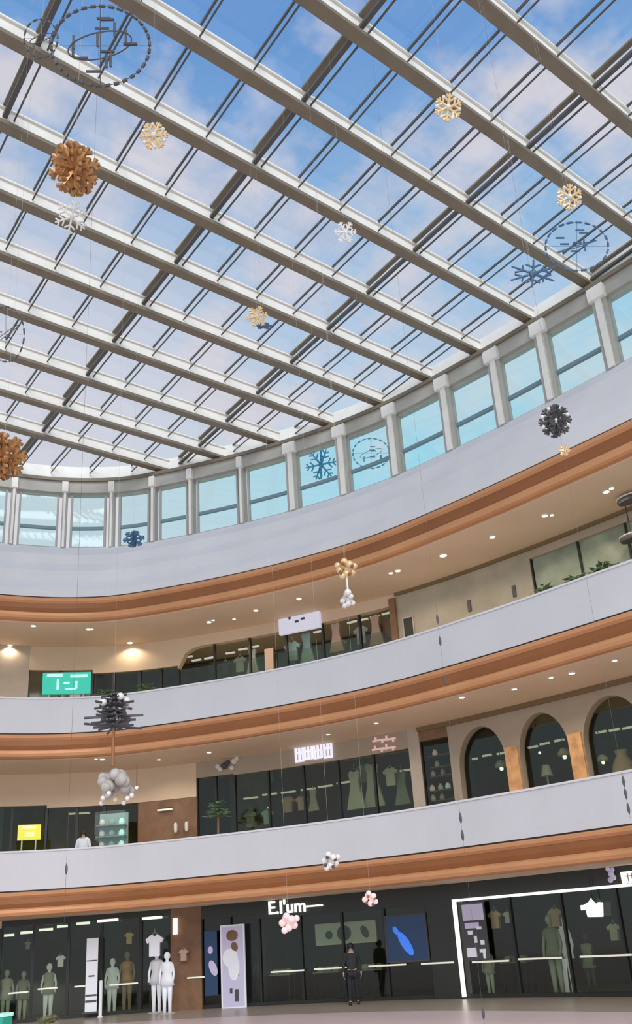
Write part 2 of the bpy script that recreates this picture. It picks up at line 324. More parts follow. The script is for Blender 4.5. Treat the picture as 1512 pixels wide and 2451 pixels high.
# --- lower gallery
seg(2, -140, 110, 'open', 'tan', 7.3, back='olive', mull=3, label='olive glazed shopfront at the far left')
seg(2, 110, 330, 'open', 'tan', 7.2, back='brown', mull=3, label='glazed shopfront with small lamps')
seg(2, 330, 470, 'open', 'tan', 7.2, gm=None, label='tan wall over the brown panel')
struct(ribbon(MB(), U(2, 470), U(2, 330), SF+.02, SF+.28, F2, 7.2).build('wall_panel_lower', 'brown'), 'brown wall panel beside the dark shop')
seg(2, 470, 560, 'open', 'wall', 7.9, back='olive', mull=2, label='olive glazed bay')
seg(2, 560, 985, 'open', 'wall', lambda u: 7.85, mull=5, label='long dark shopfront of the lower gallery')
seg(2, 985, 1012, 'solid', 'pier', label='pale pier')
seg(2, 1012, 1082, 'open', 'brown', 8.0, mull=1, back='brown', label='narrow display window')
# arcade wall
ua = U(2, 1082); ub = U(2, 1760)
def arch_span(px0, px1): return U(2, px1), U(2, px0)
ARCH = [arch_span(1102, 1214), arch_span(1248, 1368), arch_span(1404, 1555), arch_span(1600, 1740)]
def arch_top(u):
    for a, b in ARCH:
        if a < u < b:
            c, h = (a+b)/2, (b-a)/2; return 6.8+1.30*math.sqrt(max(0, 1-((u-c)/h)**2))
    return F2
ao = struct(ribbon(MB(), ub, ua, SF, SF+.35, arch_top, C2-.001, step=.03).build('wall_arcade', 'wall'), 'tan wall with three round arches')
for a, b in ARCH:
    ribbon(MB(), a-.02, b+.02, SF+.3, SF+.32, F2, 8.2).build('arch_glass', 'shopglass', ao)
struct(ribbon(MB(), ub, U(2, 1012), SF-.1, SF, C2-.16, C2-.002).build('trim_90', 'moulding'), 'dark moulding along the top of the arcade')
for a, b in ((1212, 1250), (1366, 1406)):
    u1, u0 = U(2, a), U(2, b); ribbon(MB(), u0+.05, u1-.05, SF-.08, SF-.001, F2, 7.2).build('amber_pilaster', 'amber', ao)
for p in (0, 400, 1000, 1095): parting(2, p)
# --- upper gallery
seg(3, -140, 65, 'solid', 'pier', label='pale wall panel at the far left')
seg(3, 65, 220, 'open', 'tan', 12.7, back='wall', mull=2, label='tan bay with the green sign')
seg(3, 220, 425, 'open', 'tan', 12.55, back='olive', mull=4, label='olive glazed bays')
u_l, u_r = U(3, 425), U(3, 950)
def top3(u):
    t = (u_l-u)/.9
    return 13.25 if t >= 1 else 12.4+.85*math.sqrt(max(0, 1-(1-max(t, 0))**2))
seg(3, 425, 950, 'open', 'tan', top3, mull=6, back='teal', label='long shopfront of the upper gallery with a rounded end')
seg(3, 950, 1275, 'solid', 'palewall', label='pale plain wall of the upper gallery')
seg(3, 1275, 1640, 'open', 'wall', 13.3, gm='frost', back='teal', mull=3, label='greenish glazed shopfront')
struct(ribbon(MB(), U(3, 1640), U(3, 950), SF-.08, SF, C3-.12, C3-.002).build('trim_91', 'moulding'), 'dark moulding above the pale wall')
for p in (220, 950, 1275): parting(3, p)

# ================================================================== LIGHT FITTINGS
DLW = 60
def downlights(lst, z, label, group):
    base = None
    for i, (x, y, r) in enumerate(lst):
        p = plane_z(x, y, z)
        if base is None:
            base = thing('ceiling_downlight', label, 'downlight', (p.x, p.y, z), group)
            MB().lathe([(.12, -.03), (.12, 0), (.095, 0), (.095, -.03)], (0, 0, 0), 14).build('trim_ring', 'snow', base)
            MB().lathe([(.09, -.035), (.09, -.02)], (0, 0, 0), 12).build('lens', 'warm', base)
            base.scale = (r,)*3; o = base
            ld = bpy.data.lights.new('downlight_lamp', 'SPOT'); ld.energy = DLW; ld.spot_size = radians(150); ld.spot_blend = .5; ld.shadow_soft_size = .08; ld.color = (1, .80, .58)
            lo = bpy.data.objects.new('lamp', ld); COL.objects.link(lo); lo.parent = base; lo.location = (0, 0, -.06)
        else:
            o = base.copy(); COL.objects.link(o); o.location = (p.x, p.y, z); o.scale = (r,)*3
            for ch in base.children: c = ch.copy(); COL.objects.link(c); c.parent = o
downlights([(1060, 1328, 1.3), (1178, 1284, 1), (1303, 1233, 1), (1320, 1232, .7), (1450, 1176, 1), (1463, 1168, .8), (952, 1365, 1), (935, 1371, .8), (715, 1432, 1), (612, 1460, 1), (500, 1488, 1), (510, 1484, .7), (212, 1505, 1), (219, 1505, .8), (80, 1497, 1), (24, 1543, 1), (150, 1558, 1), (136, 1558, .7), (311, 1537, 1.2), (560, 1481, .7)],
           C3-.001, 'small round downlight set in the tan ceiling above the upper gallery', 'downlights in the upper gallery ceiling')
downlights([(1368, 1610, 1), (1230, 1648, .9), (1105, 1668, .9), (1318, 1621, .7), (785, 1757, .8), (900, 1730, .8), (500, 1800, .9), (245, 1816, 1), (230, 1816, .6), (380, 1817, .8), (1470, 1580, .8)],
           C2-.001, 'small round downlight set in the tan ceiling above the lower gallery', 'downlights in the lower gallery ceiling')
def strips(lst, off, label, group, m='dim', ln=.6, cat='light strip', hh=.06):
    for x, y in lst:
        u, z = on_curve(x, y, off); o = MB(); n, r = frame(u); p = at(u, off)
        o = tag(o.box((0, 0, 0), (ln, .1, hh)).build('light_strip', m), label, cat, group)
        o.location = (p[0], p[1], z); o.rotation_euler.z = atan2(r.y, r.x)
        MB().box((0, .02, hh/2+.02), (ln*.9, .06, .04)).build('housing', 'black', o)
strips([(600, 1910), (645, 1901), (690, 1896), (737, 1889), (778, 1882), (823, 1873), (855, 1862), (975, 1843)], 4.6, 'short pale light strip hanging inside the long dark shop, lower gallery', 'light strips in the dark lower shop')
strips([(1132, 1817), (1165, 1808), (1200, 1803), (1275, 1788), (1303, 1780), (1338, 1772), (1438, 1752), (1470, 1747), (1502, 1742)], 4.2, 'short pale light strip seen through the round arches', 'light strips behind the arches', ln=.34)
strips([(490, 1524), (515, 1517), (551, 1510), (586, 1502), (617, 1494), (551, 1563), (581, 1554), (609, 1548), (761, 1512), (842, 1489), (869, 1483), (897, 1476), (925, 1468), (450, 1572), (470, 1580), (395, 1590), (500, 1575)], 4.1, 'short pale light strip inside the upper gallery shop', 'light strips in the upper shop', ln=.4)
strips([(17, 2239), (66, 2232), (110, 2225), (153, 2217), (199, 2210)], 4.0, 'short white light panel in a row over the left ground shop', 'light panels over the left ground shop', 'led', ln=.5, hh=.09)
strips([(258, 2203), (364, 2197)], 3.05, 'long white light panel over the left ground shop window', 'long light panels over the left ground shop', 'led', ln=.75, hh=.09)
strips([(190, 1947)], 3.6, 'pale light strip over the walkway shop left of the teal showcase', None, ln=.8); strips([(395, 1938)], 3.1, 'pale light strip on the brown wall panel, lower gallery', None, ln=.6)
# LED outline round the right shop
u0 = U(1, 1640); u1, zt = on_curve(1090, 2152, SF-.05)
t = tag(ribbon(MB(), u0, u1, SF-.12, SF-.03, 2.62, 2.70).build('light_outline', 'led'), 'white light line framing the top and side of the right ground shop', 'light outline')
ribbon(MB(), u1, u1+.09, SF-.12, SF-.03, GZ+.05, 2.70).build('side_line', 'led', t)
u, z = on_curve(421, 2209, SF); tag(ribbon(MB(), u-.06, u+.06, SF-.14, SF-.02, 2.3, 2.86).build('light_bar', 'led'), 'short upright white light bar at the top of the brown pier', 'light bar')

# ================================================================== SIGNS
def local(lv, x, y, off):
    u, z = on_curve(x, y, off); p = at(u, off); n, r = frame(u); return Vector((p[0], p[1], z)), n, r
def text(name, s, p, n, r, size, m, label, cat='sign', depth=.03):
    cu = bpy.data.curves.new(name, 'FONT'); cu.body = s; cu.size = size; cu.extrude = depth; cu.align_x = 'CENTER'; cu.align_y = 'CENTER'; cu.offset = .012*size
    tmp = bpy.data.objects.new(name, cu); COL.objects.link(tmp); bpy.context.view_layer.update()
    me = bpy.data.meshes.new_from_object(tmp.evaluated_get(bpy.context.evaluated_depsgraph_get())); bpy.data.objects.remove(tmp)
    me.materials.clear(); me.materials.append(M[m]); o = bpy.data.objects.new(name, me); COL.objects.link(o)
    mw = Matrix((r, Vector((0, 0, 1)), -n)).transposed().to_4x4(); mw.translation = p; o.matrix_world = mw
    return tag(o, label, cat) if label else o
def panel(name, lv, x0, y0, x1, y1, off, m, label, cat, th=.06, frame_m=None):
    p, n, r = local(lv, (x0+x1)/2, (y0+y1)/2, off); w, h = size_px(p, abs(x1-x0)), size_px(p, abs(y1-y0))*1.02; a = atan2(r.y, r.x)
    # foreshortening of the wall seen obliquely
    view = Vector((p.x, p.y, 0)).normalized(); w = w/max(.35, abs(view.dot(n)))
    o = tag(MB().box((0, 0, 0), (w, th, h)).build(name, m), label, cat); o.location = p; o.rotation_euler.z = a
    if frame_m:
        MB().box((-w/2-.02, 0, 0), (.05, th*1.4, h+.08)).box((w/2+.02, 0, 0), (.05, th*1.4, h+.08)).box((0, 0, h/2+.02), (w, th*1.4, .05)).box((0, 0, -h/2-.02), (w, th*1.4, .05)).build('panel_frame', frame_m, o)
    return o, w, h
def on(o, name, m, shapes, front=-.04):   # raised marks: list of (x,z,w,h)
    for x, z, w, h in shapes: MB().box((x, front, z), (w, .03, h)).build(name, m, o)
def blobs(o, name, m, sh, front=-.045):
    for x, z, rx, rz, a in sh:
        b = MB(); pts = [(rx*cos(2*pi*i/16)*cos(a)-rz*sin(2*pi*i/16)*sin(a)+x, rx*cos(2*pi*i/16)*sin(a)+rz*sin(2*pi*i/16)*cos(a)+z) for i in range(16)]
        b.prism(pts, (0, front, 0), Vector((1, 0, 0)), Vector((0, 0, 1)), .025, Vector((0, 1, 0))).build(name, m, o)
# upper gallery: white box sign, green sign
o, w, h = panel('box_sign', 3, 668, 1462, 766, 1512, SF-.1, 'signw', 'white lilac lit box sign with three dark notches on the upper gallery shop', 'sign', .16)
on(o, 'mark', 'slate', [(-w*.34, h*.5, w*.16, h*.14), (-w*.02, h*.5, w*.16, h*.14), (w*.28, h*.5, w*.13, h*.14), (-w*.22, h*.22, w*.05, h*.12), (-w*.05, -h*.02, w*.09, h*.1), (w*.1, h*.06, w*.09, h*.1)], -.09)
o, w, h = panel('green_sign', 3, 105, 1610, 215, 1662, .6, 'green', 'green lit rectangular sign with pale marks above the upper balustrade', 'sign', .12)
on(o, 'mark', 'mint', [(-w*.25, h*.36, w*.32, h*.14), (w*.25, h*.32, w*.36, h*.14), (-w*.18, -h*.05, w*.05, h*.5), (w*.0, 0, w*.12, h*.1), (w*.2, -h*.1, w*.05, h*.34), (w*.08, -h*.28, w*.22, h*.08)], -.07)
for sx in (-.35, .35): MB().box((w*sx, 0, -h*.5-.22), (.05, .05, .45)).build('sign_post', 'post', o)
# lower gallery signs
o, w, h = panel('yellow_sign', 2, 44, 1975, 96, 2010, .8, 'yellow', 'yellow lit sign above the lower balustrade at the left', 'sign', .1)
on(o, 'mark', 'lemon', [(-w*.02, h*.32, w*.6, h*.2), (w*.02, -h*.15, w*.4, h*.3)], -.06)
for sx in (-.3, .3): MB().box((w*sx, 0, -h*.5-.3), (.05, .05, .6)).build('sign_post', 'post', o)
t = thing('letter_sign', 'row of four tall white lit characters on the tan wall over the dark lower shop', 'sign', local(2, 750, 1797, SF-.05)[0])
for cx_, cy_, hh in ((716, 1802, 1.0), (737, 1797, .95), (760, 1796, .9), (784, 1790, 1.1)):
    p, n, r = local(2, cx_, cy_, SF-.06); q = p-t.location; w = .40; h = .62*hh
    b = MB()
    for dx in (-.36, 0, .36): b.box((dx*w, 0, 0), (w*.2, .06, h))
    for dz in (-.5, 0, .45): b.box((0, 0, dz*h), (w*.9, .05, h*.12))
    b.box((.0, 0, h*.62), (w*.28, .05, h*.1)); o = b.build('character', 'signb', t); o.location = q; o.rotation_euler.z = atan2(r.y, r.x)
t = thing('letter_sign', 'two lines of small pinkish characters on the tan wall right of the white characters', 'sign', local(2, 922, 1782, SF-.05)[0])
for cx_, cy_ in ((906, 1772), (932, 1769), (905, 1793), (932, 1790)):
    p, n, r = local(2, cx_, cy_, SF-.06); o = MB().box((0, 0, 0), (.5, .05, .07)).box((-.12, 0, .06), (.08, .05, .16)).box((.14, 0, -.05), (.08, .05, .14)).build('character', 'pinkf', t); o.location = p-t.location; o.rotation_euler.z = atan2(r.y, r.x)
t = thing('emblem_sign', 'dark and white emblem at the left end of the dark lower shop', 'sign', local(2, 543, 1832, SF-.06)[0])
_, n, r = local(2, 543, 1832, SF-.06); t.rotation_euler.z = atan2(r.y, r.x)
MB().ball((-.1, 0, 0), .13).ball((.02, 0, .1), .1).build('centre', 'slate', t); MB().ball((.3, 0, .12), .12).ball((.42, 0, .22), .1).ball((.2, 0, -.12), .1).ball((-.38, 0, .0), .11).ball((-.28, 0, -.12), .1).build('petals', 'snow', t)
# ground level sign lettering
p, n, r = local(1, 705, 2170, SF-.08)
text('shop_lettering', "E.I'um\u2014", p, n, r, .62, 'led', 'white lit lettering beginning with an E over the dark ground shop')
o, w, h = panel('square_sign', 1, 1488, 2086, 1530, 2112, SF-.1, 'led', 'white square lit sign at the right edge over the outlined shop', 'sign', .08)
on(o, 'mark', 'grey', [(-w*.1, 0, w*.05, h*.7), (w*.12, 0, w*.05, h*.7), (0, h*.1, w*.5, h*.08)], -.05)
p, n, r = local(1, 1462, 2092, SF-.1)
o = tag(MB().ball((0, 0, 0), .09).ball((.1, 0, .12), .07).ball((-.12, 0, .14), .07).ball((.12, 0, -.1), .08).ball((-.08, 0, -.16), .08).ball((.24, 0, -.1), .08).build('emblem', 'lilac', smooth=True), 'small lilac white blob emblem beside the white square sign', 'sign'); o.location = p
p, n, r = local(1, 1421, 2176, SF-.1); b = MB()
t = thing('cup_sign', 'white lit cup shaped sign hanging in the outlined ground shop', 'sign', p); t.rotation_euler.z = atan2(r.y, r.x)
b.prism([(-.28, .14), (-.22, -.2), (.24, -.22), (.30, .16), (.18, .18), (.1, .12), (.02, .2), (-.04, .3), (-.12, .2)], (0, 0, 0), Vector((1, 0, 0)), Vector((0, 0, 1)), .08, Vector((0, 1, 0))).build('cup', 'led', t); MB().box((-.33, 0, .06), (.14, .07, .14)).build('cup_handle', 'led', t); MB().box((0, 0, .55), (.02, .02, .6)).build('cord', 'black', t)
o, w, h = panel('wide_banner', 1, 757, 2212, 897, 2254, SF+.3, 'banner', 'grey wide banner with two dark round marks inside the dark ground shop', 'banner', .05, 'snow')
blobs(o, 'round_mark', 'slate', [(-w*.28, -h*.05, h*.22, h*.22, 0), (w*.33, h*.0, h*.2, h*.35, .5), (-w*.02, 0, w*.12, h*.4, 0)])
o, w, h = panel('blue_poster', 1, 925, 2196, 1020, 2294, SF-.03, 'blue', 'dark navy poster with a bright blue slanting blob', 'poster', .05, 'slate')
blobs(o, 'blue_blob', 'bluebright', [(-w*.02, -h*.12, w*.30, h*.11, -1.0), (-w*.24, h*.18, w*.1, h*.06, -1.0)])
o, w, h = panel('tall_poster', 1, 532, 2224, 584, 2400, SF-.14, 'lilac', 'tall lilac poster with a figure and white upright edges', 'poster', .05, 'mann')
blobs(o, 'figure_mark', 'brown', [(0, h*.38, w*.26, h*.07, 0), (w*.1, h*.24, w*.14, h*.06, .4)]); blobs(o, 'pale_mark', 'mann', [(-w*.1, h*.1, w*.34, h*.12, .3), (w*.05, -h*.02, w*.25, h*.16, 0)]); on(o, 'dark_mark', 'slate', [(w*.1, -h*.04, w*.12, h*.03), (w*.22, -h*.1, w*.1, h*.04), (-w*.1, -h*.3, w*.1, h*.06), (w*.15, -h*.36, w*.16, h*.14)])
o, w, h = panel('teal_poster', 1, 490, 2235, 520, 2375, SF-.14, 'blue', 'narrow dark teal poster with pale blue patch left of the tall lilac poster', 'poster', .04)
blobs(o, 'pale_mark', 'lilac', [(w*.2, -h*.08, w*.28, h*.13, .4), (0, h*.2, w*.2, h*.06, 0)])
o, w, h = panel('lilac_poster', 1, 1110, 2165, 1165, 2292, SF-.04, 'slate', 'dark poster with lilac top and white symbols beside the light outline', 'poster', .05)
on(o, 'lilac_top', 'lilac', [(0, h*.33, w*.9, h*.28), (-w*.1, h*.1, w*.6, h*.1)]); on(o, 'symbol', 'mann', [(-w*.2, -h*.02, w*.2, h*.07), (w*.2, h*.05, w*.2, h*.05), (0, -h*.14, w*.12, h*.12), (w*.28, -h*.2, w*.16, h*.08), (-w*.22, -h*.36, w*.4, h*.16), (w*.25, -h*.34, w*.25, h*.06), (w*.3, -h*.42, w*.1, h*.1)], -.05)
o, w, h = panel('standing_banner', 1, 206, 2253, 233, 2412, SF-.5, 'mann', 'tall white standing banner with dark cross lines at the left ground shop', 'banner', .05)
on(o, 'dark_line', 'slate', [(0, h*.19, w*.9, h*.015), (0, -h*.02, w*.5, h*.02), (0, -h*.28, w*.95, h*.025), (0, -h*.36, w*.95, h*.03)], -.03)
MB().box((0, .0, -h/2-.02), (w*1.3, .3, .05)).build('banner_foot', 'slate', o)
p, n, r = local(1, 241, 2375, SF-.6); tag(MB().lathe([(.09, -.6), (.09, -.56), (.06, -.55), (.06, .58), (.04, .6)], (0, 0, 0), 10).build('white_bollard', 'mann', loc=None), 'short white post right of the standing banner', 'post').location = (p.x, p.y, GZ+.6)
# glowing bars standing in for light dashes reflected in the ground shop glass
for i, (x0, x1, y) in enumerate([(20, 68, 2378), (90, 138, 2368), (178, 204, 2362), (262, 330, 2358), (448, 512, 2341), (648, 728, 2327), (752, 830, 2320), (882, 972, 2313), (1008, 1086, 2307), (1130, 1218, 2303), (1240, 1345, 2296), (1388, 1512, 2290)]):
    u1, z = on_curve(x0, y, SF-.02); u0, _ = on_curve(x1, y, SF-.02)
    t = tag(ribbon(MB(), u0, u1, SF-.05, SF+.0, z-.025, z+.025).build('reflected_dash', 'dim'), 'pale light dash reflected in the ground shop glass, built as a bar', 'rail', 'reflected light dashes across the ground shopfronts')
    ribbon(MB(), u0+.05, u0+.1, SF+.0, SF+.1, z-.02, z+.02).build('bracket', 'black', t)  # bracket added behind each reflected dash

# ================================================================== HANGING ORNAMENTS
def wire(parent, top, zroof=ZB):
    MB().tube([(0, 0, top), (0, 0, zroof-parent.location.z)], .0015, 4).build('hanging_wire', 'grey', parent)
def flake_mesh(r, arms=6, th=.07, planes=1, tw=0., br=2, asp=1.):
    b = MB()
    for pl in range(planes):
        a0 = pl*pi/planes; e = Vector((cos(a0)*R_.x, cos(a0)*R_.y, 0)); e = (R_*cos(a0)+F_*sin(a0)).normalized(); w = U_
        for k in range(arms):
            a = tw+2*pi*k/arms; d = e*cos(a)+w*(sin(a)*asp); s = (-e*sin(a)+w*(cos(a)*asp))
            b.tube([d*0.0, d*r], r*th, 5, r1=r*th*.6)
            for q in range(br):
                t = r*(.45+.3*q); l = r*(.30-.08*q)
                for sg in (-1, 1): b.tube([d*t, d*(t+l*.7)+s*(sg*l)], r*th*.7, 5)
    b.ball((0, 0, 0), r*.16); return b
def snowflake(x, y, D, rpx, m, label, arms=6, planes=1, th=.09, tw=0., br=2, tip=None, asp=1., group=None):
    p = deep(x, y, D); r = size_px(p, rpx); t = thing('snowflake_ornament', label, 'ornament', p, group)
    flake_mesh(r, arms, th, planes, tw, br, asp).build('arms', m, t)
    if tip:
        for k in range(arms):
            a = tw+2*pi*(k+.5)/arms; MB().ball((R_*cos(a)+U_*sin(a))*r*.8, r*.14, 8).build('bead', tip, t, True)
        MB().ball(-F_*r*.1, r*.2, 8).build('bead', tip, t, True)
    wire(t, 0.); return t
def hoop(x, y, D, rx, ry, m, label, bars=6, seed=1, dashes=26):
    p = deep(x, y, D); a, b_ = size_px(p, rx), size_px(p, ry); t = thing('hoop_ornament', label, 'ornament', p); rnd = random.Random(seed)
    th = a*.016+.005
    for k in range(dashes):
        a0 = 2*pi*k/dashes; a1 = a0+2*pi/dashes*.6; MB().tube([R_*(a*cos(q))+U_*(b_*sin(q)) for q in (a0, (a0+a1)/2, a1)], th*1.5, 5).build('link', m, t)
    MB().tube([R_*(a*cos(2*pi*i/40))+U_*(b_*sin(2*pi*i/40)) for i in range(40)], th*.35, 4, True).build('outer_ring', m, t)
    if bars:
        MB().tube([(R_*(a*.97*cos(2*pi*i/40)))*.62+F_*(a*.8*sin(2*pi*i/40))+U_*(b_*.45*sin(2*pi*i/40+.6)) for i in range(40)], th*.6, 5, True).build('inner_ring', m, t)
        b = MB()
        for k in range(bars):
            q = rnd.uniform(0, 2*pi); s = rnd.uniform(.15, .7); c = R_*(a*s*cos(q))+U_*(b_*s*sin(q)); d = R_ if rnd.random() < .55 else U_
            b.tube([c-d*a*.14, c+d*a*.14], th*1.2, 5)
        b.tube([R_*-a, R_*a], th*.3, 4); b.tube([U_*-b_, U_*b_], th*.3, 4); b.build('inner_bars', m, t)
    wire(t, 0.); return t
snowflake(178, 405, 15, 62, 'foil', 'large copper brown snowflake at the upper left', 8, 3, .13, .2)
snowflake(172, 520, 15.5, 42, 'snow', 'pale translucent looking snowflake under the large copper one', 6, 1, .07, .3)
snowflake(368, 325, 17, 34, 'gold', 'small golden snowflake on the second beam, upper left', 6, 1, .13, .1, tip='snow')
snowflake(1072, 258, 16, 34, 'gold', 'small golden snowflake near the top right beam', 6, 1, .13, .4, tip='snow')
snowflake(826, 556, 18, 27, 'snow', 'small white snowflake in the middle of the roof', 6, 1, .12)
snowflake(615, 758, 20, 26, 'gold', 'small golden snowflake left of the roof centre', 6, 1, .13, .2)
snowflake(630, 780, 20.2, 22, 'bluef', 'small blue flattened snowflake just under the golden one', 6, 1, .14, 0, asp=.35)
snowflake(1328, 1008, 14, 40, 'slate', 'round dark snowflake with white beads in front of the white upper wall', 8, 3, .12, .1, tip='snow')
snowflake(1362, 472, 17, 32, 'gold', 'small golden snowflake on a beam at the right', 6, 1, .12, .5, tip='snow')
snowflake(1275, 655, 18, 60, 'bluef', 'dark blue wide snowflake right of the roof centre', 6, 1, .06, .5, br=1, asp=.55)
snowflake(8, 1092, 14, 58, 'foil', 'copper brown snowflake cut by the left edge', 8, 3, .12, 0)
snowflake(768, 1112, 21, 38, 'tealf', 'teal blue snowflake before the clerestory windows', 6, 2, .07, .2)
snowflake(320, 1290, 24, 26, 'bluef', 'small blue snowflake before a far left window', 6, 2, .14, .2, asp=.8)
snowflake(1350, 1078, 14.5, 14, 'gold', 'tiny golden snowflake on the copper band at the right', 6, 1, .2)
hoop(240, 110, 13, 118, 95, 'slate', 'large dark wire hoop with short bars at the top left', 14, 3, 34)
hoop(98, 92, 13.5, 40, 46, 'slate', 'small dark wire hoop left of the large one', 2, 5, 14)
hoop(1380, 590, 17, 75, 58, 'bluef', 'dark dotted wire hoop near the right edge of the roof', 8, 8, 22)
hoop(14, 800, 16, 44, 66, 'slate', 'dark dotted wire hoop cut by the left edge', 2, 9, 18)
hoop(888, 1085, 21, 44, 36, 'tealf', 'teal dotted wire hoop before the clerestory windows', 8, 4, 20)
# fir shaped ornament chain
p = deep(272, 1722, 16); t = thing('fir_ornament', 'dark fir shaped ornament with level spikes hanging before the left parapet', 'ornament', p)
s = size_px(p, 1); b = MB()
for z, l in ((-18, 75), (-6, 52), (6, 70), (18, 46), (34, 54), (46, 36), (58, 30)):
    for k in range(5):
        a = pi*k/5+z*.1; d = Vector((cos(a), sin(a), 0))*(l*s*(.75+.25*cos(k*2.1)))
        b.tube([Vector((0, 0, z*s))-d, Vector((0, 0, z*s+.02))+d], 3.2*s, 5)
b.tube([(0, 0, -25*s), (0, 0, 64*s)], 6*s, 6); b.build('spikes', 'slate', t)
for k in range(7): MB().ball((cos(k*2.4)*s*30, sin(k*2.4)*s*30, s*(38+6*(k % 4))), s*9, 8).build('bead', 'snow', t, True)
MB().tube([(0, 0, -24*s), (0, 0, -112*s)], 4*s, 6).build('rod', 'rod', t); wire(t, 60*s)
p = deep(276, 1880, 16); t = thing('cluster_ornament', 'grey puffy ornament cluster at the foot of the brown rod', 'ornament', p); s = size_px(p, 1); b = MB()
for k in range(16): b.ball((cos(k*2.4)*s*(12+1.9*k), sin(k*2.4)*s*28, s*(22-2*(k % 7)*3)), s*(17-.4*k), 8)
b.build('puffs', 'grey', t, True)
for k in range(9): MB().ball((cos(k*1.9)*s*36, sin(k*1.9)*s*30-s*10, s*(-18-3*k)), s*6, 8).build('bead', 'snow', t, True)
def cluster(x, y, D, rpx, m, label, n=9, m2=None, drop=0):
    p = deep(x, y, D); r = size_px(p, rpx); t = thing('cluster_ornament', label, 'ornament', p); b = MB()
    for k in range(n):
        a = k*2.4; rr = r*.75*math.sqrt((k+.5)/n); b.ball(R_*(rr*cos(a))+U_*(rr*sin(a))+F_*(r*.3*sin(k*1.7)), r*(.36-.01*k), 8)
    b.build('balls', m, t, True)
    if m2:
        for k in range(4): MB().ball(R_*(r*.5*cos(k*1.6+.5))+U_*(r*.5*sin(k*1.6+.5))-F_*(r*.45), r*.16, 8).build('dark_bead', m2, t, True)
    if drop: MB().ball((0, 0, -r*drop), r*.28).tube([(0, 0, -r*drop), (0, 0, 0)], r*.07, 5).build('drop', 'snow', t)
    wire(t, 0.); return t
cluster(828, 1362, 15, 30, 'gold', 'golden ball cluster with a drop before the upper copper band', 10, 'rod', 2.0)
cluster(832, 1436, 15.2, 22, 'snow', 'pale cream ball cluster below the golden one', 8)
cluster(790, 2060, 15, 26, 'snow', 'cream ball cluster over the lowest copper band', 9, 'slate')
cluster(690, 2208, 16, 28, 'pinkf', 'pink white ball cluster under the white lettering', 9)
cluster(886, 2152, 16, 22, 'pinkf', 'pinkish ball cluster right of the white lettering', 7, 'rod')
# hanging bead strings
def string(x, y, D, z0, z1, beads, label):
    p = deep(x, y, D); t = thing('bead_string', label, 'bead string', (p.x, p.y, z0)); MB().tube([(0, 0, 0), (0, 0, z1-z0)], .002, 4).build('cord', 'slate', t)
    for (bx, by) in beads:
        d = ray(bx, by); zz = d.z*hypot(p.x, p.y)/hypot(d.x, d.y)+CAM_Z; MB().lathe([(.004, -.075), (.016, -.04), (.02, 0), (.016, .04), (.004, .075)], (0, 0, zz-z0), 8).build('bead', 'slate', t)
string(1102, 1960, 12, GZ+.4, ZB, [(1040, 1482), (1047, 1535), (1062, 1628), (1102, 1958), (1108, 2000), (1163, 2425)], 'long hanging cord with small dark beads right of centre')
string(1497, 1900, 12, 3.2, ZB, [(1492, 1870), (1500, 1900), (1506, 1935)], 'hanging cord with small dark beads at the right edge')
string(158, 2100, 13, 2.5, ZB, [(157, 2080)], 'faint hanging cord before the lower balustrade at the left')

# ================================================================== SHOP CONTENTS
def shape_prism(name, lv, x, y, off, outline, sc, m, label, cat, group=None, th=.12):
    p, n, r = local(lv, x, y, off); o = tag(MB().prism([(a*sc, b*sc) for a, b in outline], (0, 0, 0), Vector((1, 0, 0)), Vector((0, 0, 1)), th, Vector((0, 1, 0))).build(name, m), label, cat, group)
    o.location = p; o.rotation_euler.z = atan2(r.y, r.x); return o
DRESS = [(-.16, .42), (-.10, .50), (-.04, .46), (.04, .46), (.10, .50), (.16, .42), (.12, .2), (.14, 0), (.26, -.5), (-.26, -.5), (-.14, 0), (-.12, .2)]
SHIRT = [(-.10, .32), (-.04, .28), (.04, .28), (.10, .32), (.30, .18), (.24, .06), (.17, .12), (.17, -.34), (-.17, -.34), (-.17, .12), (-.24, .06), (-.30, .18)]
def garment(lv, x, y, off, kind, sc, m, label, group=None):
    o = shape_prism('hanging_garment', lv, x, y, off, DRESS if kind == 'dress' else SHIRT, sc, m, label, 'garment', group)
    top = .46 if kind == 'dress' else .30
    MB().tube([(-.14*sc, 0, top*sc-.02), (0, 0, (top+.1)*sc), (.14*sc, 0, top*sc-.02)], .012, 5).tube([(0, 0, (top+.1)*sc), (0, 0, (top+.2)*sc)], .01, 5).build('hanger', 'grey', o); return o
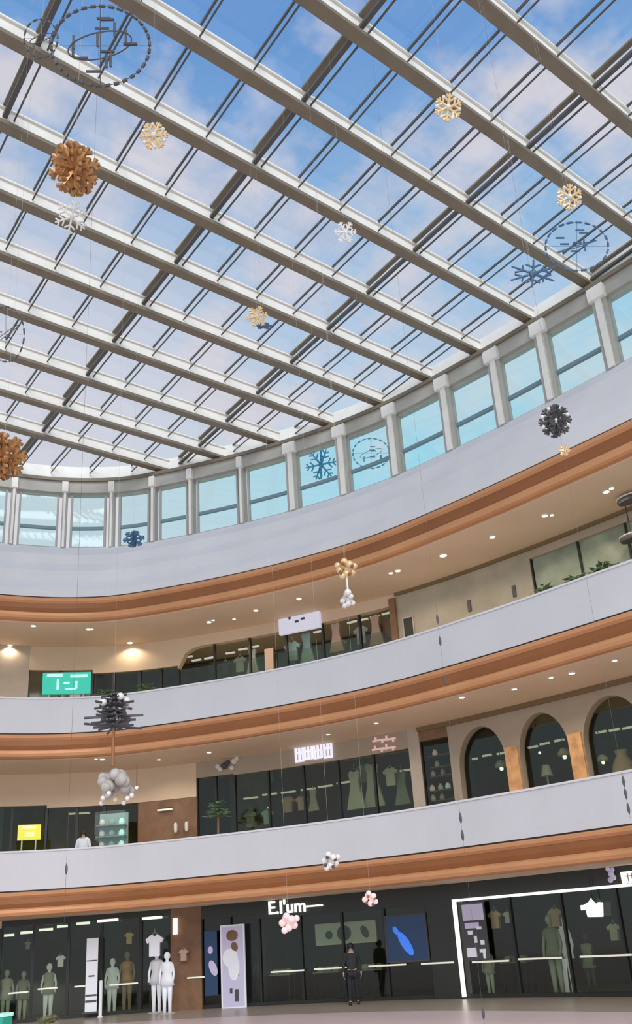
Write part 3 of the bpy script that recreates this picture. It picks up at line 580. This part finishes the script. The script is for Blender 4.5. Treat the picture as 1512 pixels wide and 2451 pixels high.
def mannequin(lv, x, off, h, m, top, label, z=None):
    u = U(lv, x, off); p = at(u, off); z = LV[lv][0] if z is None else z; n, r = frame(u)
    t = thing('mannequin', label, 'mannequin', (p[0], p[1], z)); t.rotation_euler.z = atan2(r.y, r.x); k = h/1.8
    b = MB()
    for sx in (-.09, .09): b.lathe([(.05*k, .02), (.055*k, .3*k), (.07*k, .5*k), (.085*k, .85*k)], (sx*k, 0, 0), 10)
    b.lathe([(.09*k, .82*k), (.17*k, .95*k), (.13*k, 1.15*k), (.18*k, 1.35*k), (.17*k, 1.45*k), (.06*k, 1.5*k), (.05*k, 1.56*k)], (0, 0, 0), 12, 1, .65)
    b.ball((0, 0, 1.67*k), .1*k, 12, 1.25)
    for sx in (-1, 1): b.tube([(sx*.17*k, 0, 1.42*k), (sx*.24*k, -.02, 1.12*k), (sx*.22*k, -.1*k, .86*k)], .045*k, 7, r1=.03*k)
    b.build('body', m, t, True)
    MB().lathe([(.24*k, .8*k), (.19*k, 1.0*k), (.155*k, 1.16*k), (.2*k, 1.36*k), (.185*k, 1.47*k), (.09*k, 1.5*k)], (0, 0, 0), 12, 1, .68).build('outfit', top, t, True)
    MB().lathe([(.26*k, 0), (.26*k, .03)], (0, 0, 0), 16).build('base', 'grey', t); return t
# lower dark shop: garments and figures right of centre
for i, (x, y, kd, s, m_, lb) in enumerate([(850, 1890, 'dress', 1.4, 'garb3', 'pale grey dress hanging in the dark lower shop, tallest of the pale ones'), (893, 1878, 'dress', 1.6, 'garb3', 'pale long dress hanging in the dark lower shop right of the shorter dress'),
        (870, 1850, 'shirt', 1.0, 'garb1', 'green grey shirt hanging between the two pale dresses'), (935, 1858, 'shirt', 1.0, 'garb3', 'pale shirt hanging at the right end of the dark lower shop'), (962, 1885, 'dress', 1.2, 'garb1', 'green grey dress hanging beside the pale pier'),
        (690, 1925, 'shirt', .9, 'garb2', 'peach top lying on show in the middle of the dark lower shop'), (722, 1922, 'shirt', .8, 'garb2', 'second peach top right of the first in the dark lower shop'), (750, 1915, 'dress', .8, 'garb3', 'short pale dress right of the peach tops'),
        (600, 1960, 'shirt', .9, 'garb1', 'green grey shirt low at the left end of the dark lower shop'), (640, 1955, 'shirt', .8, 'garb4', 'aqua grey shirt low beside the green grey one')]):
    garment(2, x, y, SF+.5+.3*(i % 3), kd, s, m_, lb)
for x, y in ((590, 1860), (632, 1853)): panel('wall_picture', 2, x-22, y-22, x+22, y+22, BK-.3, 'teal', 'dim teal picture on the back wall of the dark lower shop, %s' % ('left one' if x < 600 else 'right one'), 'picture', .05, 'black')
def lamp(lv, x, y, off, m, label, r=.13, cord=1.2, dome=True):
    p, n, rr = local(lv, x, y, off); t = thing('pendant_lamp', label, 'lamp', p)
    MB().ball((0, 0, 0), r*.55, 10).build('bulb', 'warm' if m == 'warm' else 'led', t, True)
    if dome: MB().lathe([(r*1.6, r*.4), (r*1.5, r*1.2), (r*.9, r*2.0), (r*.15, r*2.3)], (0, 0, 0), 14).build('lamp_shade', 'grey', t, True)
    MB().tube([(0, 0, r*.4), (0, 0, min(cord, LV[lv][1]-p.z-.01))], .012, 5).build('cord', 'black', t); return t
lamp(2, 1200, 1840, SF+.7, 'w', 'pendant lamp with grey shade behind the first arch'); lamp(2, 1351, 1812, SF+.7, 'w', 'pendant lamp with grey shade behind the middle arch'); lamp(2, 1291, 1802, SF+1.2, 'w', 'small bare pendant lamp behind the middle arch', .09, 1.2, False)
lamp(2, 1443, 1825, SF+.7, 'w', 'pendant lamp behind the right arch', .11); lamp(2, 643, 1934, SF+.9, 'w', 'small bare pendant lamp in the dark lower shop', .09, 2.0, False); lamp(2, 327, 1885, SF-.8, 'warm', 'bright warm lamp beside the grey ornament cluster', .1, 2.5, False)
p, n, r = local(2, 1308, 1850, SF+.8); t = thing('floor_lamp', 'tall grey lamp standing behind the middle arch', 'lamp', (p.x, p.y, F2)); MB().lathe([(.18, 0), (.18, .04), (.02, .05)], (0, 0, 0), 12).build('base', 'grey', t); MB().tube([(0, 0, .04), (0, 0, p.z-F2)], .03, 6).build('pole', 'grey', t); MB().lathe([(.2, p.z-F2-.1), (.12, p.z-F2+.25)], (0, 0, 0), 12).build('lamp_shade', 'garb3', t)
p, n, r = local(2, 1485, 1800, SF+1.2); tag(MB().lathe([(.12, -1.3), (.36, -.9), (.42, -.4), (.3, .0), (.16, .25), (.2, .4)], (0, 0, 0), 14).build('tall_vase', 'garb2', smooth=True), 'large peach vase shape behind the right arch', 'vase').location = (p.x, p.y, F2+1.3+.64)
p2 = (p.x, p.y, F2+.3); tag(MB().box((0, 0, 0), (.9, .6, .6)).box((0, 0, .28), (1.0, .7, .05)).build('plinth', 'inner'), 'dark plinth under the peach vase', 'plinth').location = p2
# goods in the narrow display window
for i, (x, y, m_, lb) in enumerate([(1040, 1800, 'pinkf', 'pink'), (1046, 1828, 'snow', 'white'), (1036, 1848, 'snow', 'cream'), (1060, 1852, 'garb2', 'peach'), (1034, 1882, 'pinkf', 'rose'), (1054, 1886, 'snow', 'pale'), (1072, 1884, 'mann', 'bright white'), (1036, 1905, 'snow', 'ivory'), (1058, 1912, 'grey', 'grey')]):
    y = {0: 1800, 1: 1828, 2: 1850, 3: 1850, 4: 1884, 5: 1884, 6: 1884, 7: 1908, 8: 1908}[i]; zr = on_curve(1048, y, SF+.45)[1]; p, n, r = local(2, x, y, SF+.52); p.z = zr-.02; rows = ['top', 'second', 'third', 'third', 'fourth', 'fourth', 'fourth', 'bottom', 'bottom']
    o = tag(MB().lathe([(.05, -.09), (.09, -.06), (.10, .02), (.07, .08), (.04, .12)], (0, 0, 0), 12).build('display_jar', m_, smooth=True), '%s rounded jar on the %s row of the narrow display window' % (lb, rows[i]), 'jar'); o.location = p
    MB().lathe([(.05, .12), (.055, .14), (.02, .155)], (0, 0, 0), 10).build('lid', 'gold', o)
for k, y in enumerate((1800, 1828, 1850, 1884, 1908)):
    u, z = on_curve(1048, y, SF+.45); u0, u1 = U(2, 1076), U(2, 1018); z = z-.0
    tag(ribbon(MB(), u0, u1, SF+.32, SF+.75, z-.14, z-.115).build('display_shelf', 'brown'), 'brown shelf in the narrow display window, %s' % ['topmost', 'second from the top', 'third from the top', 'second from the bottom', 'lowest'][k], 'shelf')
# upper gallery goods
for i, (x, y, kd, s, m_, lb) in enumerate([(700, 1558, 'shirt', 1.2, 'garb4', 'aqua shirt hanging under the white box sign'), (735, 1552, 'dress', 1.3, 'garb4', 'pale aqua dress hanging under the white box sign'), (716, 1585, 'dress', 1.0, 'garb5', 'dark dress low between the aqua garments'), (805, 1525, 'dress', 1.2, 'garb2', 'peach dress hanging right of the white box sign'),
        (815, 1548, 'shirt', .9, 'garb2', 'peach shirt low beside the peach dress'), (865, 1520, 'shirt', 1.1, 'garb3', 'pale shirt at the right part of the upper shop'), (900, 1508, 'dress', 1.2, 'garb2', 'rosy dress at the right part of the upper shop'), (928, 1505, 'shirt', 1.1, 'brown', 'brown jacket at the right end of the upper shop'), (575, 1590, 'shirt', 1., 'garb1', 'green grey shirt at the left part of the upper shop'), (605, 1582, 'dress', 1., 'garb3', 'pale dress at the left part of the upper shop'), (540, 1600, 'shirt', .9, 'garb5', 'dark shirt at the left part of the upper shop')]):
    garment(3, x, y, SF+.4+.25*(i % 3), kd, s, m_, lb)
u = U(3, 645); struct(ribbon(MB(), u-.16, u+.16, SF-.12, SF-.001, F3, 12.6).build('trim_92', 'garb2'), 'peach brown pillar in the upper shopfront')
u = U(3, 944); struct(ribbon(MB(), u-.10, u+.12, SF-.12, SF-.001, F3, 13.5).build('trim_93', 'brown'), 'brown pillar at the right end of the upper shop')
o, w, h = panel('wall_door', 3, 968, 1478, 990, 1540, SF-.02, 'garb5', 'dark door leaf in the pale upper wall', 'door', .05, 'pier')
for i, (x, y, lb) in enumerate([(1123, 1450, 'left'), (1230, 1415, 'right')]):
    o, w, h = panel('wall_slot', 3, x-4, y-14, x+4, y+14, SF-.02, 'slate', 'narrow dark wall fitting on the pale upper wall, %s one' % lb, 'wall fitting', .04)
o, w, h = panel('blue_screen', 3, 1320, 1378, 1350, 1408, SF+.3, 'slate', 'small dark screen with a white spot behind the greenish glass', 'screen', .05); blobs(o, 'white_spot', 'mann', [(w*.2, -h*.1, w*.08, h*.2, 0)])
def plant(lv, x, off, h, label):
    u = U(lv, x, off); p = at(u, off); t = thing('potted_plant', label, 'plant', (p[0], p[1], LV[lv][0])); rnd = random.Random(int(x))
    MB().lathe([(.2, 0), (.28, .5), (.24, .5), (.2, .42)], (0, 0, 0), 14).build('pot', 'grey', t)
    MB().tube([(0, 0, .3), (.03, 0, h*.7)], .04, 6).build('stem', 'brown', t); b = MB()
    for k in range(90):
        a = rnd.uniform(0, 2*pi); e = rnd.uniform(-.3, 1.4); rr = rnd.uniform(.15, .5); c = Vector((cos(a)*cos(e)*rr, sin(a)*cos(e)*rr, h*.65+sin(e)*rr*.9)); d = Vector((cos(a), sin(a), rnd.uniform(-.4, .6))).normalized()*.16; s = d.cross(Vector((0, 0, 1))).normalized()*.06
        q = Vector((0, 0, .012)); b.add([c-d, c+s+q, c+d, c-s+q, c+s-q, c-s-q], [(0, 1, 2, 3), (0, 3, 5), (0, 5, 2, 4), (0, 4, 1), (1, 4, 2), (3, 2, 5)])
    b.build('foliage', 'leaf', t); return t
plant(3, 1298, SF-.9, 2.7, 'leafy potted plant at the left end of the greenish glass'); plant(3, 1375, SF-.9, 2.6, 'leafy potted plant midway along the greenish glass'); plant(3, 1445, SF-.9, 2.8, 'leafy potted plant before the right part of the greenish glass')
plant(3, 350, SF-1.2, 2.3, 'leafy potted plant on the upper gallery at the left'); plant(3, 250, SF-1.2, 2.2, 'leafy potted plant right of the green sign')
plant(2, 520, SF-1.4, 3.0, 'yellow green potted plant at the left of the dark lower shop')
# dark oval openings at the right edge
for x, y, lb in ((1506, 1196, 'dark oval ceiling fitting with a pale rim at the right edge'), (1512, 1288, 'lower dark oval fitting at the right edge')):
    p, n, r = local(3, x, y, 2.2 if y < 1250 else 2.9); t = thing('oval_fitting', lb, 'ceiling fitting', p); t.rotation_euler.z = atan2(r.y, r.x)
    MB().lathe([(.36, -.07), (.40, 0), (.36, .07)], (0, 0, 0), 18, 1, .6).build('drum', 'slate', t); MB().lathe([(.385, .07), (.41, .10), (.36, .12)], (0, 0, 0), 18, 1, .6).build('rim', 'snow', t); MB().tube([(0, 0, .12), (0, 0, C3-p.z-.005)], .02, 6).build('stem', 'slate', t)
# teal showcase and left kiosk items on the lower gallery
p, n, r = local(2, 268, 1965, 1.6); t = thing('glass_showcase', 'teal glass showcase full of pale goods at the left of the lower gallery', 'showcase', (p.x, p.y, F2)); t.rotation_euler.z = atan2(r.y, r.x)
MB().box((0, 0, .35), (1.1, .6, .7)).build('cabinet', 'slate', t); MB().box((0, 0, 1.55), (1.1, .6, 1.7)).build('glass_case', 'rail', t); MB().box((0, .28, 1.55), (1.06, .03, 1.66)).build('back_panel', 'garb4', t)
for z in (1.1, 1.5, 1.9): MB().box((0, 0, z), (1.04, .5, .03)).build('glass_shelf', 'teal', t)
for i in range(9):
    o = tag(MB().lathe([(.07, 0), (.11, .06), (.10, .16), (.04, .24)], (0, 0, 0), 10).build('display_bottle', ['snow', 'garb4', 'mint'][i % 3], smooth=True), 'small pale bottle standing inside the teal glass showcase', 'bottle', 'bottles in the teal showcase')
    q = t.matrix_basis @ Vector((-.36+.36*(i % 3), 0, 1.12+.4*(i//3))); o.location = t.location+Matrix.Rotation(t.rotation_euler.z, 3, 'Z') @ Vector((-.36+.36*(i % 3), 0, 1.12+.4*(i//3)))
for x, w_, lb in ((420, .9, 'left'), (446, .7, 'right')):
    u = U(2, x, SF-.3); p = at(u, SF-.3); n, r = frame(u); t = thing('wall_lamp', 'small white upright wall lamp on the brown panel, %s one' % lb, 'lamp', (p[0], p[1], 5.9))
    MB().lathe([(.05, 0), (.07, .1), (.07, .3), (.04, .36)], (0, 0, 0), 10).build('lamp_shade', 'snow', t); MB().tube([(0, 0, .1), (n.x*.3, n.y*.3, .1)], .02, 5).build('arm', 'grey', t)
# ground shops: figures
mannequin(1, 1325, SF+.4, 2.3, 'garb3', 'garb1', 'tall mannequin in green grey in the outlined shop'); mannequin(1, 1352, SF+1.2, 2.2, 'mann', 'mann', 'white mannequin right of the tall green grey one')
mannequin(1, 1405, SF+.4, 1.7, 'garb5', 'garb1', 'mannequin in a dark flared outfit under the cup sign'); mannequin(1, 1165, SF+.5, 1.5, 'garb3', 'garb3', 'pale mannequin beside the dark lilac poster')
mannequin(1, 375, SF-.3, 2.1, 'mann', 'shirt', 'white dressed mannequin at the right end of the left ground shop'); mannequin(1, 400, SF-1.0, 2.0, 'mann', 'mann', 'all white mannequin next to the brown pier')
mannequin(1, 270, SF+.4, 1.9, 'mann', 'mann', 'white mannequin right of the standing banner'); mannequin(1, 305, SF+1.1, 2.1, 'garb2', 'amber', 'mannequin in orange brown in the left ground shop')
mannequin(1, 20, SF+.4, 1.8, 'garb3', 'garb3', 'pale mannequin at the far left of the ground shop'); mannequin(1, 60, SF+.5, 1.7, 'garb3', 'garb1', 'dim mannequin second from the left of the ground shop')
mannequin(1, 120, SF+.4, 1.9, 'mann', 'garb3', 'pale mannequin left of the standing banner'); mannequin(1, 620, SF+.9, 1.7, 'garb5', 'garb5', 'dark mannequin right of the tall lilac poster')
for x, y, m_, s, lb in [(1185, 2200, 'gold', .8, 'gold top hanging right of the lilac poster'), (1215, 2195, 'snow', .5, 'small white top hanging right of the gold one'), (1330, 2195, 'garb2', .8, 'brown top hanging behind the tall mannequin'), (1470, 2230, 'garb3', .7, 'pale top hanging at the right of the outlined shop'), (145, 2300, 'mann', .6, 'white top hanging in the left ground shop'), (67, 2262, 'garb3', .4, 'small pale top high in the left ground shop'),
        (370, 2262, 'mann', 1.1, 'large white top hanging before the left ground shop'), (310, 2245, 'gold', .6, 'gold brown top hanging in the left ground shop'), (440, 2285, 'garb2', .6, 'faint peach top on the brown pier')]:
    garment(1, x, y, SF-.75 if x == 370 else SF-.25 if x == 440 else SF+.3, 'shirt', s, m_, lb)
for x, y, w_, lb in [(785, 2285, 1.0, 'left of the standing person'), (890, 2280, .9, 'right of the standing person'), (675, 2305, .8, 'under the pink ornament'), (1240, 2330, .9, 'in the outlined shop')]:
    p, n, r = local(1, x, y, SF+(1.4 if x == 1240 else .9)); t = thing('display_table', 'dark display table %s' % lb, 'table', (p.x, p.y, GZ)); t.rotation_euler.z = atan2(r.y, r.x)
    MB().box((0, 0, .93), (w_, .6, .05)).build('tabletop', 'garb1', t)
    for sx in (-1, 1):
        for sy in (-1, 1): MB().box((sx*(w_/2-.05), sy*.25, .45), (.05, .05, .9)).build('leg', 'black', t)
    for k in range(3):
        o = tag(MB().box((0, 0, .06), (.22, .2, .12)).box((0, 0, .135), (.18, .16, .03)).build('folded_clothes', ['garb3', 'garb1', 'garb2'][k]), '%s folded clothes on the display table %s' % (['pale', 'green grey', 'peach'][k], lb), 'clothes')
        o.location = Vector((p.x, p.y, GZ+.956))+r*(w_*.3*(k-1)); o.rotation_euler.z = t.rotation_euler.z
# green bin at lower left
p = plane_z(4, 2475, GZ); t = thing('green_bin', 'green box with a pale lid at the lower left corner', 'bin', p); t.rotation_euler.z = .5
MB().box((0, 0, .26), (.42, .4, .5)).box((0, 0, .02), (.46, .44, .04)).build('body', 'binm', t); MB().box((0, 0, .55), (.46, .44, .1)).build('lid', 'mint', t)

# ================================================================== PEOPLE
def person(loc, rz, h, joints, cloth_top, cloth_leg, label, hairlong=False):
    """skin-modifier figure; loc = point between the feet"""
    k = h/1.75; t = thing('person', label, 'person', loc); t.rotation_euler.z = rz
    J = dict(pelvis=(0, 0, .95), waist=(0, 0, 1.08), chest=(0, .01, 1.30), neckb=(0, .01, 1.45), neck=(0, 0, 1.52), head=(0, -.01, 1.60), top=(0, 0, 1.70),
             shl=(-.18, 0, 1.42), shr=(.18, 0, 1.42), ell=(-.25, .02, 1.14), elr=(.25, .02, 1.14), wrl=(-.27, -.06, .90), wrr=(.27, -.06, .90),
             hil=(-.09, 0, .90), hir=(.09, 0, .90), knl=(-.11, -.04, .50), knr=(.11, .03, .50), anl=(-.12, -.02, .09), anr=(.13, .10, .09), tol=(-.13, -.16, .03), tor=(.14, -.04, .03))
    J.update(joints or {})
    R = dict(pelvis=(.15, .11), waist=(.13, .095), chest=(.16, .11), neckb=(.09, .07), neck=(.052, .055), head=(.078, .095), top=(.06, .07), shl=(.065, .065), shr=(.065, .065), ell=(.042, .042), elr=(.042, .042), wrl=(.028, .028), wrr=(.028, .028),
             hil=(.09, .09), hir=(.09, .09), knl=(.058, .058), knr=(.058, .058), anl=(.038, .038), anr=(.038, .038), tol=(.035, .03), tor=(.035, .03))
    E = [('pelvis', 'waist'), ('waist', 'chest'), ('chest', 'neckb'), ('neckb', 'neck'), ('neck', 'head'), ('head', 'top'), ('neckb', 'shl'), ('neckb', 'shr'), ('shl', 'ell'), ('shr', 'elr'), ('ell', 'wrl'), ('elr', 'wrr'),
         ('pelvis', 'hil'), ('pelvis', 'hir'), ('hil', 'knl'), ('hir', 'knr'), ('knl', 'anl'), ('knr', 'anr'), ('anl', 'tol'), ('anr', 'tor')]
    def skin(name, keys, edges, m, grow=1., par=t, extra=None):
        ids = {q: i for i, q in enumerate(keys)}; vs = [Vector(J[q])*k for q in keys]; es = [(ids[a], ids[b]) for a, b in edges]; rad = [R[q] for q in keys]
        if extra: extra(vs, es, rad, ids)
        me = bpy.data.meshes.new(name); me.from_pydata(vs, es, []); o = bpy.data.objects.new(name, me); COL.objects.link(o); o.parent = par
        md = o.modifiers.new('skin', 'SKIN'); sv = me.skin_vertices[0].data
        for i, (a, b) in enumerate(rad): sv[i].radius = (a*k*grow, b*k*grow)
        sv[0].use_root = True; sb = o.modifiers.new('sub', 'SUBSURF'); sb.levels = 1; sb.render_levels = 2; me.materials.append(M[m]); return o
    def hands(vs, es, rad, ids):
        for s, wq in ((-1, 'wrl'), (1, 'wrr')):
            w = vs[ids[wq]]; pi_ = len(vs); vs.append(w+Vector((0, -.015, -.05))*k); rad.append((.032, .018)); es.append((ids[wq], pi_))
            for f in range(4):
                y = (-.03+.02*f); a = len(vs); L_ = (.07, .08, .075, .06)[f]
                vs.append(w+Vector((0, y-.01, -.095))*k); rad.append((.009, .009)); es.append((pi_, a)); vs.append(w+Vector((-s*.015, y-.01, -.095-L_*.6))*k); rad.append((.008, .008)); es.append((a, a+1)); vs.append(w+Vector((-s*.03, y-.012, -.095-L_))*k); rad.append((.007, .007)); es.append((a+1, a+2))
            a = len(vs); vs.append(w+Vector((0, -.055, -.06))*k); rad.append((.010, .010)); es.append((pi_, a)); vs.append(w+Vector((0, -.07, -.10))*k); rad.append((.008, .008)); es.append((a, a+1))
    body = skin('body', list(J), E, 'skin', 1., t, hands)
    skin('jacket', ['chest', 'pelvis', 'waist', 'neckb', 'shl', 'shr', 'ell', 'elr', 'wrl', 'wrr'], [('pelvis', 'waist'), ('waist', 'chest'), ('chest', 'neckb'), ('neckb', 'shl'), ('neckb', 'shr'), ('shl', 'ell'), ('shr', 'elr'), ('ell', 'wrl'), ('elr', 'wrr')], cloth_top, 1.22)
    skin('trousers', ['pelvis', 'hil', 'hir', 'knl', 'knr', 'anl', 'anr'], [('pelvis', 'hil'), ('pelvis', 'hir'), ('hil', 'knl'), ('hir', 'knr'), ('knl', 'anl'), ('knr', 'anr')], cloth_leg, 1.2)
    hx = Vector(J['head'])*k; b = MB()
    b.lathe([(.09*k, -.02*k), (.10*k, .04*k), (.092*k, .10*k), (.055*k, .145*k), (.01, .155*k)], (hx.x, hx.y+.025*k, hx.z), 14, 1, 1.05)
    if hairlong: b.lathe([(.05*k, -.2*k), (.095*k, -.12*k), (.09*k, .0)], (hx.x, hx.y+.05*k, hx.z), 12, 1, .6)
    b.build('hair', 'hair', t, True)
    MB().lathe([(.004, .012*k), (.014*k, -.012*k), (.006, -.02*k)], (hx.x, hx.y-.095*k, hx.z), 8).build('nose', 'skin', t, True); b = MB()
    for s in (-1, 1): b.ball((hx.x+s*.03*k, hx.y-.088*k, hx.z+.02*k), .009*k, 8)
    b.build('eyes', 'hair', t); MB().box((hx.x, hx.y-.092*k, hx.z-.045*k), (.04*k, .01, .008)).build('mouth', 'brown', t)
    for s, q in ((-1, 'l'), (1, 'r')):
        a = Vector(J['an'+q])*k; e = Vector(J['to'+q])*k; MB().lathe([(.01, 0), (.055*k, .0), (.055*k, .05*k), (.045*k, .09*k)], ((a.x+e.x)/2, (a.y+e.y)/2, 0), 12, .8, 1.9).build('shoe', 'black', t, True)
    return t
p, n, r = local(1, 848, 2392, SF-1.2); p = plane_z(848, 2405, GZ)
person((p.x, p.y, GZ), atan2(r.y, r.x)+.5, 1.86, None, 'cloth', 'denim', 'person in black clothes walking on the ground floor before the dark shop')
p, n, r = local(2, 200, 1990, .8)
person((p.x, p.y, F2), atan2(r.y, r.x), 1.7, None, 'shirt', 'denim', 'person in a white top standing behind the lower balustrade at the left', True)

# planter with a low clipped hedge, lower left
p = plane_z(112, 2470, GZ); t = thing('hedge_planter', 'low planter with yellow green clipped hedge at the lower left', 'planter', p); t.rotation_euler.z = .9
MB().box((0, 0, .12), (1.2, .4, .24)).build('trough', 'grey', t); b = MB(); rnd = random.Random(4)
for k in range(260):
    c = Vector((rnd.uniform(-.56, .56), rnd.uniform(-.18, .18), rnd.uniform(.24, .44))); d = Vector((rnd.uniform(-1, 1), rnd.uniform(-1, 1), rnd.uniform(-.3, 1))).normalized()*.05; q = d.orthogonal().normalized()*.025; w_ = d.cross(q).normalized()*.004
    b.add([c-d, c+q, c+d, c-q, c+w_, c-w_], [(0, 1, 4), (1, 2, 4), (2, 3, 4), (3, 0, 4), (1, 0, 5), (2, 1, 5), (3, 2, 5), (0, 3, 5)])
b.build('foliage', 'hedge', t)
